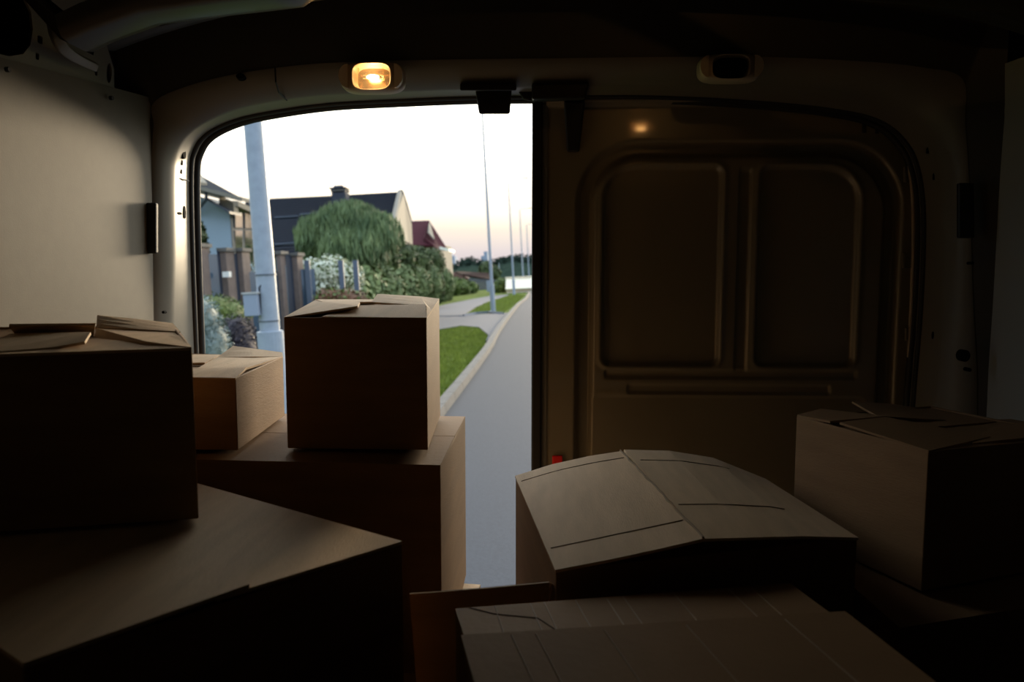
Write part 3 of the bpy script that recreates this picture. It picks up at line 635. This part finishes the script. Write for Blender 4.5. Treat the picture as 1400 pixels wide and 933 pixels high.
def core(blobs, k=.78):
    mb = MB()
    for c, r in blobs:
        n, m_ = 12, 7; V = [c + V3((r.x * k * math.sin(math.pi * i / m_) * math.cos(2 * math.pi * j / n), r.y * k * math.sin(math.pi * i / m_) * math.sin(2 * math.pi * j / n), r.z * k * math.cos(math.pi * i / m_))) * random.uniform(.95, 1.05) if False else c + V3((r.x * k * math.sin(math.pi * i / m_) * math.cos(2 * math.pi * j / n), r.y * k * math.sin(math.pi * i / m_) * math.sin(2 * math.pi * j / n), r.z * k * math.cos(math.pi * i / m_))) for i in range(m_ + 1) for j in range(n)]
        mb.add(V, [(i * n + j, i * n + (j + 1) % n, (i + 1) * n + (j + 1) % n, (i + 1) * n + j) for i in range(m_) for j in range(n)])
    return mb
def plant(name, label, cat, rects, Y, m, n, s, depth=None, group=None, extra=None, long=1.0, hang=0, trunk=True):
    """rects: (px0, px1, py0, py1) of each lobe at distance Y"""
    bl = []
    for k, (a, b, c, d, *yy) in enumerate(rects):
        y_ = yy[0] if yy else Y + random.uniform(-.3, .3) * (depth or 1); p = OP((a + b) / 2, (c + d) / 2, y_); rx = (b - a) / 2000 * y_; rz = (d - c) / 2000 * y_
        bl.append((p, V3((rx, depth or rx, rz))))
    mid = sum((b[0].x for b in bl)) / len(bl)
    if cat in ('shrub', 'hedge'):      # foliage reaches down to the ground
        for c_, r_ in list(bl):
            b0 = c_.z - r_.z * .4
            if b0 - GZ > .15: h_ = (b0 - GZ) / 2; bl.append((V3((c_.x, c_.y, GZ + h_)), V3((r_.x * (.85 if cat == 'shrub' else .6), r_.y * (.85 if cat == 'shrub' else .6), h_ * 1.1))))
    e = thing(name, label, cat, (mid, Y, GZ), group, outside=True)
    V, Fc = leaves(bl, n, s, long=long, hang=hang); lo = GZ
    core(bl, .80).build('inner_foliage', m, e, smooth=True)
    o = obj('foliage', V, Fc, m, e); o['kind'] = 'stuff'
    if extra:
        V, Fc = leaves([(b[0], b[1] * 1.04) for b in bl], extra[1], extra[2]); o = obj('blossom', V, Fc, extra[0], e); o['kind'] = 'stuff'
    if trunk: MB().tube([V3((mid, Y, lo)), V3((mid + .03, Y, (lo + bl[0][0].z) / 2)), V3((mid, Y, bl[0][0].z))], [.06, .05, .03], 8).build('stem', BARK, e)
    return e
plant('shrub', 'silvery blue bush just outside the left edge of the doorway', 'shrub', [(240, 300, 402, 470), (255, 314, 425, 520), (230, 290, 440, 560), (262, 304, 455, 600)], 8.3, LS, 20000, .018, .35, long=1.2)
plant('shrub', 'low green bush below the brick posts, behind the silvery bush', 'shrub', [(270, 320, 402, 450), (295, 337, 408, 460), (268, 335, 425, 560)], 10.0, LY, 14000, .022, .5)
plant('shrub', 'dark purple bush left of the lamp post base', 'shrub', [(303, 345, 428, 500), (318, 352, 432, 540), (295, 350, 450, 600)], 9.3, LP, 12000, .022, .4)
plant('shrub', 'hydrangea covered in creamy white blooms beyond the glass fence', 'shrub', [(404, 446, 355, 402), (430, 478, 350, 395), (455, 494, 358, 400), (415, 480, 370, 430)], 15.9, LH, 9000, .045, .8, extra=(LWH, 10000, .055))
plant('shrub', 'pale flowering bush left of the lamp post', 'shrub', [(326, 352, 358, 400), (332, 360, 362, 430)], 14.5, LS, 5000, .04, .5, extra=(LWH, 900, .05))
plant('shrub', 'row of russet plants along the front of the flowering bush', 'shrub', [(430, 470, 393, 425), (452, 494, 394, 425), (470, 505, 399, 425)], 13.5, LR, 3000, .05, .4, extra=(LY, 1200, .05))
plant('tree', 'rounded weeping willow in front of the dark tiled roof', 'tree', [(430, 525, 282, 345), (412, 470, 298, 358), (486, 548, 295, 350), (440, 530, 312, 372), (468, 512, 281, 320)], 21, LW, 42000, .05, 1.6, long=3.0, hang=1)
plant('shrub', 'dark green thicket behind the pale hedge', 'shrub', [(505, 548, 330, 375), (532, 572, 332, 378, 33), (555, 590, 336, 378, 46), (575, 609, 339, 380, 56), (470, 520, 336, 385), (425, 480, 335, 375)], 26.5, LG, 20000, .11, 1.1)
plant('hedge', 'loose light green hedge along the pavement', 'hedge', [(478, 530, 362, 440, 20), (505, 552, 364, 432, 24), (530, 572, 361, 425, 30), (552, 590, 364, 418, 38), (575, 605, 363, 410, 48), (590, 620, 366, 405, 60), (601, 623, 375, 405, 63), (455, 505, 372, 440, 17.5)], 40, LH, 34000, .10, 1.3, trunk=False)
plant('hedge', 'low hedge of yellowish shrubs at the far end of the pavement', 'hedge', [(612, 634, 380, 403, 80), (625, 645, 383, 402, 84), (636, 653, 386, 401, 88)], 84, LY, 3000, .28, 2.4, trunk=False)
plant('conifer', 'dark rounded evergreen at the corner of the white house', 'tree', [(243, 275, 292, 350), (246, 278, 310, 370)], 14.5, LG, 3500, .08, .5)
plant('conifer', 'small pointed conifer before the large windows of the white house', 'tree', [(336, 341, 337, 350), (334, 343, 343, 362), (332, 345, 352, 372)], 16.5, LG, 1200, .06, .15)
plant('shrub', 'violet flowering climber beside the leftmost fence post', 'shrub', [(268, 282, 345, 372), (272, 290, 365, 395)], 12.6, LV, 900, .05, .15)
plant('tree', 'dark pine standing alone before the distant woods', 'tree', [(655, 676, 358, 385), (662, 684, 362, 385)], 125, LG, 2500, .35, 1.5)
plant('shrub', 'bush beside the bright white shed at the end of the road', 'shrub', [(680, 693, 380, 400), (674, 688, 384, 400)], 84, LY, 1500, .22, 1)
# distant woods and towers
V = []; rows = []
for j, Y in enumerate((260, 300, 340)):
    rows.append([V3((OP(x, 378, Y).x, Y, (-.6, 6.5, -.6)[j] + (math.sin(x * .11) * .8 + math.sin(x * .37) * .4 + (x - 620) * .012 if j == 1 else 0))) for x in range(540, 1100, 6)])
o = MB().loft(rows).build('distant_hill', LF, outside=True, smooth=True); o['kind'] = 'structure'
bl = [(V3((p.x, 300, p.z - .5)), V3((5, 8, random.uniform(1.6, 3)))) for p in rows[1][::2]]
V, Fc = leaves(bl, 9000, .8); o = obj('distant_woods', V, Fc, LF, outside=True); props(o, 'band of dark woods along the horizon beyond the road', 'woods', kind='stuff')
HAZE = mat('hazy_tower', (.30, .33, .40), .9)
for lb, a in (('group of hazy tower blocks on the horizon right of the red roof', [(609, 613, 352), (612, 618, 346), (618, 623, 350)]), ('hazy tower block on the horizon behind the second lamp post', [(659, 663, 350), (663, 668, 344)])):
    e = thing('tower_block', lb, 'building', (OP(a[0][0], 375, 500).x, 500, GZ), outside=True)
    for x0, x1, y in a:
        p, q = OP(x0, 375, 500), OP(x1, 375, 500); MB().box(p.x, q.x, 500, 515, GZ, OP(x0, y, 500).z).build('tower', HAZE, e)

# ---- lamp posts
def post(label, px, py, Y, r0, r1, arm=True, sleeve=True):
    c = OP(px, py, Y); c = V3((c.x, Y, GZ)); e = thing('lamp_post', label, 'lamp post', c, 'street lamp posts along the pavement', outside=True)
    z = lambda h: c + V3((0, 0, h))
    if sleeve:
        MB().tube([z(0), z(1.42), z(1.425)], [r0, r0, r0 * .9], 24).build('sleeve', GALV, e, smooth=False)
        MB().tube([z(0), z(.03)], r0 * 1.5, 20).build('base_plate', GALV, e)
    hs = [1.3 if sleeve else 0, 4, 8, 10.9]; MB().tube([z(h) for h in hs], [r1, r1 * .88, r1 * .72, r1 * .62], 20).build('shaft', GALV, e, smooth=True)
    if arm:
        MB().tube([z(10.85), z(11.0) + V3((.1, 0, 0)), z(11.05) + V3((1.5, 0, 0))], [.035, .035, .03], 8).build('arm', GALV, e); MB().box(c.x + 1.3, c.x + 1.95, Y - .13, Y + .13, GZ + 11.0, GZ + 11.1).build('lamp_head', GALV, e)
    return e, c
e, c = post('nearest grey lamp post, thick and close outside the doorway', 369, 450, 7.2, .128, .098)
z = GZ
for h in (1.52, 1.98): MB().tube([c + V3((0, 0, h)), c + V3((0, 0, h + .012))], .1035, 20).build('band', mat('dark_band', (.12, .13, .14), .5, metal=.5), e)
for h, dx_ in ((3.3, .05),): pass
q = OP(346, 402, 7.13); q2 = OP(346, 432, 7.13); x = c.x
bx0 = OP(336, 415, 7.1).x; bx1 = OP(355, 415, 7.1).x
BOXM = mat('meter_box_grey', (.28, .31, .36), .5)
MB().box(bx0, bx1, 7.04, 7.2, q2.z, q.z).build('meter_box', BOXM, e, bevel=.006); MB().box(bx0 - .008, bx1 + .012, 7.03, 7.21, q.z, q.z + .018).build('meter_box_lid', mat('pale_lid', (.42, .40, .36), .5), e)
MB().tube([V3((bx1 + .005, 7.12, q2.z + .02)), V3((bx1 + .006, 7.10, q.z + .06)), V3((bx1 + .03, 7.12, q.z + .09))], .008, 8).build('cable', mat('black_cable', (.03, .03, .03), .6), e)
post('second lamp post, standing on the grass strip where the paths fork', 674, 421, 39, .13, .085)
post('third lamp post, in front of the bright white shed', 703, 404, 71, .13, .09)
post('fourth lamp post, thin against the sky right of the third', 716, 396, 103, .13, .10)
post('fifth lamp post, farthest and closest to the closed door', 724, 391, 135, .13, .11)
post('short thin lamp post among the woods between the second and third posts', 683, 378, 150, .08, .07, arm=False, sleeve=False)
e_ = [o for o in bpy.data.objects if o.get('label', '').startswith('short thin')][0]; e_.scale = (1.6, 1.6, .42)

# ---- fence with brick posts and dark glass
PB = mat('post_brick', (.17, .12, .095), .85, noise=.2, nscale=9); NAVY = mat('navy_slat', (.018, .025, .042), .5); GLS = mat('smoked_glass', (.06, .09, .12), .08, spec=.7, trans=.0)
posts = [(196, 330, 6), (234, 334, 6), (268, 338, 5.5), (304, 344, 4.5), (326, 344, 4.5), (380, 348, 3), (402, 350, 4)]
fe = thing('garden_fence', 'garden fence of brick posts with dark navy panels and glass, left of the doorway', 'fence', (OP(330, 400, 12.5).x, 12.5, GZ), outside=True)
Ys = [10.8, 11.2, 11.6, 12.1, 12.5, 13.4, 13.8]; pts_ = []
for (px, py, hw), Y in zip(posts, Ys):
    p = OP(px, py, Y); w = hw / 1000 * Y; pts_.append((p.x, Y, p.z, w))
    MB().box(p.x - w, p.x + w, Y, Y + .35, GZ, p.z).build('brick_post', PB, fe, bevel=.01); MB().box(p.x - w - .03, p.x + w + .03, Y - .03, Y + .38, p.z, p.z + .06).build('post_cap', KERB, fe)
def panel(i, u0, u1, m, top, name):
    a, b = pts_[i], pts_[i + 1]; L = lambda u: V3((a[0] + (b[0] - a[0]) * u, a[1] + (b[1] - a[1]) * u + .12, 0)); p, q = L(u0), L(u1); zt_ = a[2] + (b[2] - a[2]) * u0 - top
    d = V3((0, .05, 0)); A_ = [p, q, q + d, p + d]; return MB().hexa([v + V3((0, 0, GZ + .1)) for v in A_], [v + V3((0, 0, zt_)) for v in A_]).build(name, m, fe)
for i_ in (0, 1): panel(i_, .15, .5, GLS, .1, 'glass_pane'); panel(i_, .5, .85, NAVY, 0, 'navy_panel')
panel(2, .65, .9, NAVY, 0, 'navy_panel'); panel(2, .15, .65, GLS, .1, 'glass_pane'); panel(3, .15, .35, GLS, .05, 'glass_pane'); panel(3, .35, .85, NAVY, .03, 'navy_panel')
panel(4, .08, .92, GLS, .35, 'glass_pane'); panel(5, .30, .78, NAVY, .0, 'navy_panel'); panel(5, .05, .30, GLS, .2, 'glass_pane')
BOXM2 = mat('blue_grey_post', (.10, .12, .15), .6)
pts_.append((OP(478, 360, 14.4).x, 14.4, OP(478, 362, 14.4).z, .05)); panel(6, .04, .3, GLS, .25, 'glass_pane')
for k, (px, Y) in enumerate(((420, 14.0), (466, 14.3), (486, 14.5))):
    p = OP(px, 356, Y); MB().box(p.x - .05, p.x + .05, Y - .05, Y + .0, GZ, p.z).build('steel_post', BOXM2, fe)
q = OP(308, 375, 11.9); MB().box(q.x - .05, q.x + .06, 11.9, 12.0, q.z - .05, q.z + .04).build('letter_plate', mat('white_plate', (.8, .75, .66), .4), fe)

# ---- houses
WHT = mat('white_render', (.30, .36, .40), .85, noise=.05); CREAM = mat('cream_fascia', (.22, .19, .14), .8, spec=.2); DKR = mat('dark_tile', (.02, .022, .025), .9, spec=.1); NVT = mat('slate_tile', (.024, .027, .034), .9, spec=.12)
WIN = mat('window_glass', (.72, .60, .44), .08, metal=.9); DKB = mat('dark_gutter', (.03, .035, .045), .5); BRK = mat('dark_brick', (.04, .043, .055), .8, noise=.3, nscale=12); RED = mat('red_roof', (.06, .013, .016), .9, spec=.1)
def slab(e, a, b, d, th, m, name, extra=V3((0, 0, 0))):    # beam from a to b, d = depth vector, th = thickness
    u = V3((0, 0, th)); return MB().hexa([a, b, b + d, a + d], [a + u, b + u, b + d + u, a + d + u]).build(name, m, e)
h1 = thing('house', 'white rendered house with dark roof at the left edge of the doorway', 'house', (OP(300, 345, 20).x, 20, GZ), outside=True)
wallp = [OP(120, 345, 20), OP(315, 345, 20), OP(313.5, 291, 20), OP(284, 273, 20), OP(258, 262, 20), OP(190, 240, 20), OP(120, 262, 20)]
wallp[0].z = wallp[1].z = GZ
def prism(e, pts, dep, m, name, **k):
    n = len(pts); d = V3((0, dep, 0)); return obj(name, list(pts) + [p + d for p in pts], [tuple(range(n)), tuple(range(2 * n - 1, n - 1, -1))] + [((i + 1) % n, i, n + i, n + (i + 1) % n) for i in range(n)], m, e, **k)
prism(h1, wallp, .02, WHT, 'gable_wall')
sy = lambda px: 20 * (738 - 315) / (738 - px)      # distance of a point of the side wall
sp = lambda px, py, o=0: OP(px, py, sy(px)) + V3((o, 0, 0))
w0, w1 = sp(315, 345), sp(347, 345); w0.z = w1.z = GZ
w0, w1 = sp(315.6, 345), sp(347, 345); w0.z = w1.z = GZ
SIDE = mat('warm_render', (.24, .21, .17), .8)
MB().hexa([w0 - V3((.2, 0, 0)), w0, w1, w1 - V3((.2, 0, 0))], [sp(315.6, 290, -.2), sp(315.6, 290), sp(347, 295), sp(347, 295, -.2)]).build('side_wall', SIDE, h1)
D1 = V3((0, 8, 0))
slab(h1, OP(262, 257, 19.2), OP(331, 275, 19.2), V3((0, .5, 0)), .10, CREAM, 'fascia'); slab(h1, OP(265, 263, 19.3), OP(300, 272, 19.3), V3((0, .4, 0)), .12, CREAM, 'fascia')
slab(h1, OP(283, 274, 19.5), OP(314, 292.5, 19.5), V3((0, .8, 0)), .07, DKB, 'rake_board'); slab(h1, OP(317, 282, 19.8), OP(350, 296, 21.6), V3((.1, .2, 0)), .15, CREAM, 'fascia'); slab(h1, OP(316, 277, 19.8), OP(350, 292, 21.6), V3((-.4, .2, 0)), .05, DKB, 'roof_edge')
slab(h1, OP(300, 280, 19.8), OP(320, 290, 19.8), V3((0, .3, 0)), .25, CREAM, 'soffit')
MB().tube([OP(282, 262, 19.3), OP(282, 273, 19.35), OP(274, 283, 19.7), OP(262, 291, 19.9)], .045, 8).build('downpipe', DKB, h1)
MB().poly([OP(262, 253.5, 19.2), OP(331, 271.5, 19.2), OP(270, 238, 21.5), OP(266, 236, 21.5)], .08).build('roof', DKR, h1)
MB().poly([OP(110, 262, 19.2), OP(190, 240, 19.2), OP(262, 254, 19.2), OP(268, 236, 21.5), OP(190, 212, 23), OP(110, 240, 21.5)], .08).build('roof', DKR, h1)
slab(h1, OP(262, 237, 22), OP(272, 253, 19.5), V3((.05, .4, 0)), .09, CREAM, 'barge_board')
def win(e, x0, x1, y0, y1, Y, name='window', fm=CREAM):
    a, b = OP(x0, y1, Y), OP(x1, y0, Y); f = MB().box(a.x, b.x, Y - .05, Y + .05, a.z, b.z).build(name, fm, e)
    MB().box(a.x + .06, b.x - .06, Y - .07, Y - .04, a.z + .06, b.z - .06).build('pane', WIN, f)
for x0, x1, ya, yb, yc, yd in ((318, 329, 291, 312, 292, 312), (331.5, 344, 291, 313, 293, 313), (318, 329, 315, 350, 315, 349), (331.5, 344, 315, 349, 316, 349)):
    f = MB().hexa([sp(x0, yb, .0), sp(x0, yb, .05), sp(x1, yd, .05), sp(x1, yd, .0)], [sp(x0, ya, .0), sp(x0, ya, .05), sp(x1, yc, .05), sp(x1, yc, .0)]).build('window', DKB, h1)
    k = .7; MB().hexa([sp(x0 + k, yb - k, .04), sp(x0 + k, yb - k, .07), sp(x1 - k, yd - k, .07), sp(x1 - k, yd - k, .04)], [sp(x0 + k, ya + k, .04), sp(x0 + k, ya + k, .07), sp(x1 - k, yc + k, .07), sp(x1 - k, yc + k, .04)]).build('pane', WIN, f)
# house 2
h2 = thing('house', 'large house with a broad slate-blue roof and chimney behind the willow', 'house', (OP(450, 345, 32).x, 32, GZ), outside=True)
rt = [OP(336, 277, 36), OP(372, 271, 36), OP(380, 273.5, 36), OP(547, 263, 36)]; rbm = [OP(330, 350, 28), OP(366, 349, 28), OP(390, 349, 28), OP(541, 334, 28)]
rt = [OP(336, 274.5, 36), OP(376, 272, 36), OP(460, 268, 36), OP(547, 263, 36)]; rbm = [OP(325, 350, 28), OP(370, 348, 28), OP(455, 343, 28), OP(536, 338, 28)]
MB().sheet(rbm, rt, .12, 2).build('roof', NVT, h2)
nrow = 26
for k in range(nrow):       # tile courses, each a narrow overlapping strip
    u = (k + .5) / nrow; a = [p.lerp(q, u) + V3((0, -.02, .05)) for p, q in zip(rbm, rt)]; b = [p.lerp(q, min(1, u + .022)) + V3((0, 0, .02)) for p, q in zip(rbm, rt)]
    MB().sheet(a, b, .03).build('tile_course', NVT, h2)
MB().box(OP(360, 345, 30).x, OP(534, 345, 30).x, 31, 31.6, GZ, OP(500, 335, 30).z).build('wall', WHT, h2)
gt = [OP(534, 330, 30), OP(556, 330, 37), OP(558, 303, 37), OP(547, 265, 35.9), OP(536, 300, 30.2)]
gt = [V3((gt[0].x, 30, GZ)), V3((OP(558, 330, 38).x, 38, GZ)), OP(559, 306, 38), OP(547.5, 265, 35.9), OP(534, 308, 30)]
MB().poly(gt, .15).build('gable_wall', CREAM, h2)
MB().tube([OP(547.5, 263, 35.9), OP(553, 280, 37), OP(559.5, 305, 38)], .16, 6).build('barge_board', DKR, h2); MB().tube([OP(546.5, 263, 35.9), OP(541, 288, 32), OP(537, 306, 29.4)], .13, 6).build('barge_board', CREAM, h2)
c = OP(464.5, 290, 33); w = .3
MB().box(c.x - .31, c.x + .31, 33, 33.7, c.z - 1, OP(464, 263, 33).z).build('chimney', BRK, h2); zc = OP(464, 263, 33).z
MB().box(c.x - .33, c.x + .33, 32.95, 33.75, zc + .05, zc + .13).build('chimney_cap', KERB, h2)
MB().poly([V3((c.x - .40, 32.9, zc + .22)), V3((c.x + .40, 32.9, zc + .22)), V3((c.x + .40, 33.8, zc + .22)), V3((c.x - .40, 33.8, zc + .22))], .04).build('cowl', DKB, h2)
MB().poly([V3((c.x - .22, 33.1, zc + .32)), V3((c.x + .22, 33.1, zc + .32)), V3((c.x + .22, 33.6, zc + .32)), V3((c.x - .22, 33.6, zc + .32))], .1).build('cowl', DKB, h2)
for s_ in (-1, 1): MB().box(c.x + s_ * .28 - .03, c.x + s_ * .28 + .03, 33, 33.06, zc, zc + .22).build('cowl_leg', DKB, h2)
for (xa, ya, xb, yb, u) in ((376, 298, 408, 296, 0), (410, 294, 440, 291, 0), (376, 335, 410, 332, 0)):
    MB().tube([OP(xa, ya, 30.5 if ya < 300 else 28.3), OP(xb, yb, 30.5 if ya < 300 else 28.3)], .06, 6).build('snow_guard', DKB, h2)
# house 3
h3 = thing('house', 'smaller house with a dark red roof right of the slate-roofed house', 'house', (OP(580, 345, 80.00).x, 80, GZ), outside=True)
MB().poly([OP(546, 334, 74.78), OP(594, 336, 74.78), OP(586.5, 301.5, 81.74), OP(551, 303, 81.74)], .2).build('roof', RED, h3)
MB().poly([OP(587, 302, 81.74), OP(612, 341, 77.39), OP(600, 341, 73.91), OP(580, 325, 75.65)], .2).build('roof', RED, h3)
MB().poly([OP(586, 318, 75.48), OP(594, 327, 75.30), OP(588, 304, 81.39), OP(587, 306, 78.26)], .1).build('dormer_wall', CREAM, h3)
MB().box(OP(550, 345, 80.00).x, OP(603, 345, 80.00).x, 78.3, 90, GZ, OP(590, 334, 80.00).z).build('wall', CREAM, h3)
slab(h3, OP(601, 341, 73.57), OP(614, 344, 74.09), V3((0, 5, 0)), .28, mat('pale_soffit', (.85, .78, .60), .6), 'fascia')
# far small buildings
e = thing('open_shelter', 'low brown roofed shelter before the distant woods', 'shelter', (OP(645, 380, 118).x, 118, GZ), outside=True)
MB().poly([OP(622, 371, 122), OP(668, 373, 122), OP(671, 382, 113), OP(632, 375, 113)], .25).build('roof', mat('brown_roof', (.03, .014, .01), .95, spec=.05), e)
for px in (635, 668): p = OP(px, 385, 118); MB().box(p.x - .1, p.x + .1, 118, 118.3, GZ, OP(px, 378, 118).z).build('post', BARK, e)
p = OP(618, 390, 128); q = OP(640, 373, 128); o = MB().poly([V3((p.x, 128, GZ)), V3((q.x, 128, GZ)), V3((q.x, 128, OP(640, 380, 128).z)), V3((p.x + .5, 128, OP(625, 372, 128).z)), V3((p.x, 128, OP(618, 376, 128).z))], 2).build('brick_shed', mat('shed_brick', (.18, .085, .06), .85, noise=.2), outside=True); props(o, 'reddish brick shed above the far hedge', 'shed')
e = thing('board_fence', 'dark grey board fence behind the far hedge', 'fence', (OP(665, 395, 104).x, 104, GZ), outside=True)
p, q = OP(640, 381, 104), OP(691, 383, 110); nb = 26
for k in range(nb):
    a = p.lerp(q, k / nb); b = p.lerp(q, (k + .9) / nb); MB().hexa([V3((a.x, a.y, GZ)), V3((b.x, b.y, GZ)), V3((b.x, b.y + .05, GZ)), V3((a.x, a.y + .05, GZ))], [a, b, b + V3((0, .05, 0)), a + V3((0, .05, 0))]).build('board', mat('fence_grey', (.06, .065, .07), .8) if k == 0 else bpy.data.materials['fence_grey'], e)
e = thing('white_shed', 'bright white low building at the end of the road', 'building', (OP(707, 395, 78).x, 78, GZ), outside=True)
p, q = OP(692, 381, 78), OP(730, 379.5, 78)
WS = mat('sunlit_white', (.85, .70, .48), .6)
MB().box(p.x, q.x, 78, 84, GZ, GZ + .5).build('wall', WS, e); MB().poly([V3((p.x - .1, 77.6, GZ + .45)), V3((q.x, 77.6, GZ + .45)), V3((q.x, 79.6, q.z)), V3((p.x - .1, 79.6, p.z))], .1).build('sky_slope', WS, e); MB().box(p.x - .2, q.x + .2, 79.5, 84.2, p.z, p.z + .12).build('roof', WS, e)  # front slope shaped to face the sky so the shed comes out bright
for k in range(0): x = p.x + (q.x - p.x) * k / 4; MB().box(x - .05, x + .05, 77.93, 78, GZ, p.z).build('batten', KERB, e)
p = OP(668, 392, 92); o = MB().box(p.x - .25, p.x + .25, 92, 92.4, GZ, OP(668, 384, 92).z).build('utility_cabinet', BOXM, outside=True, bevel=.02); props(o, 'small pale blue cabinet left of the second lamp post', 'cabinet')
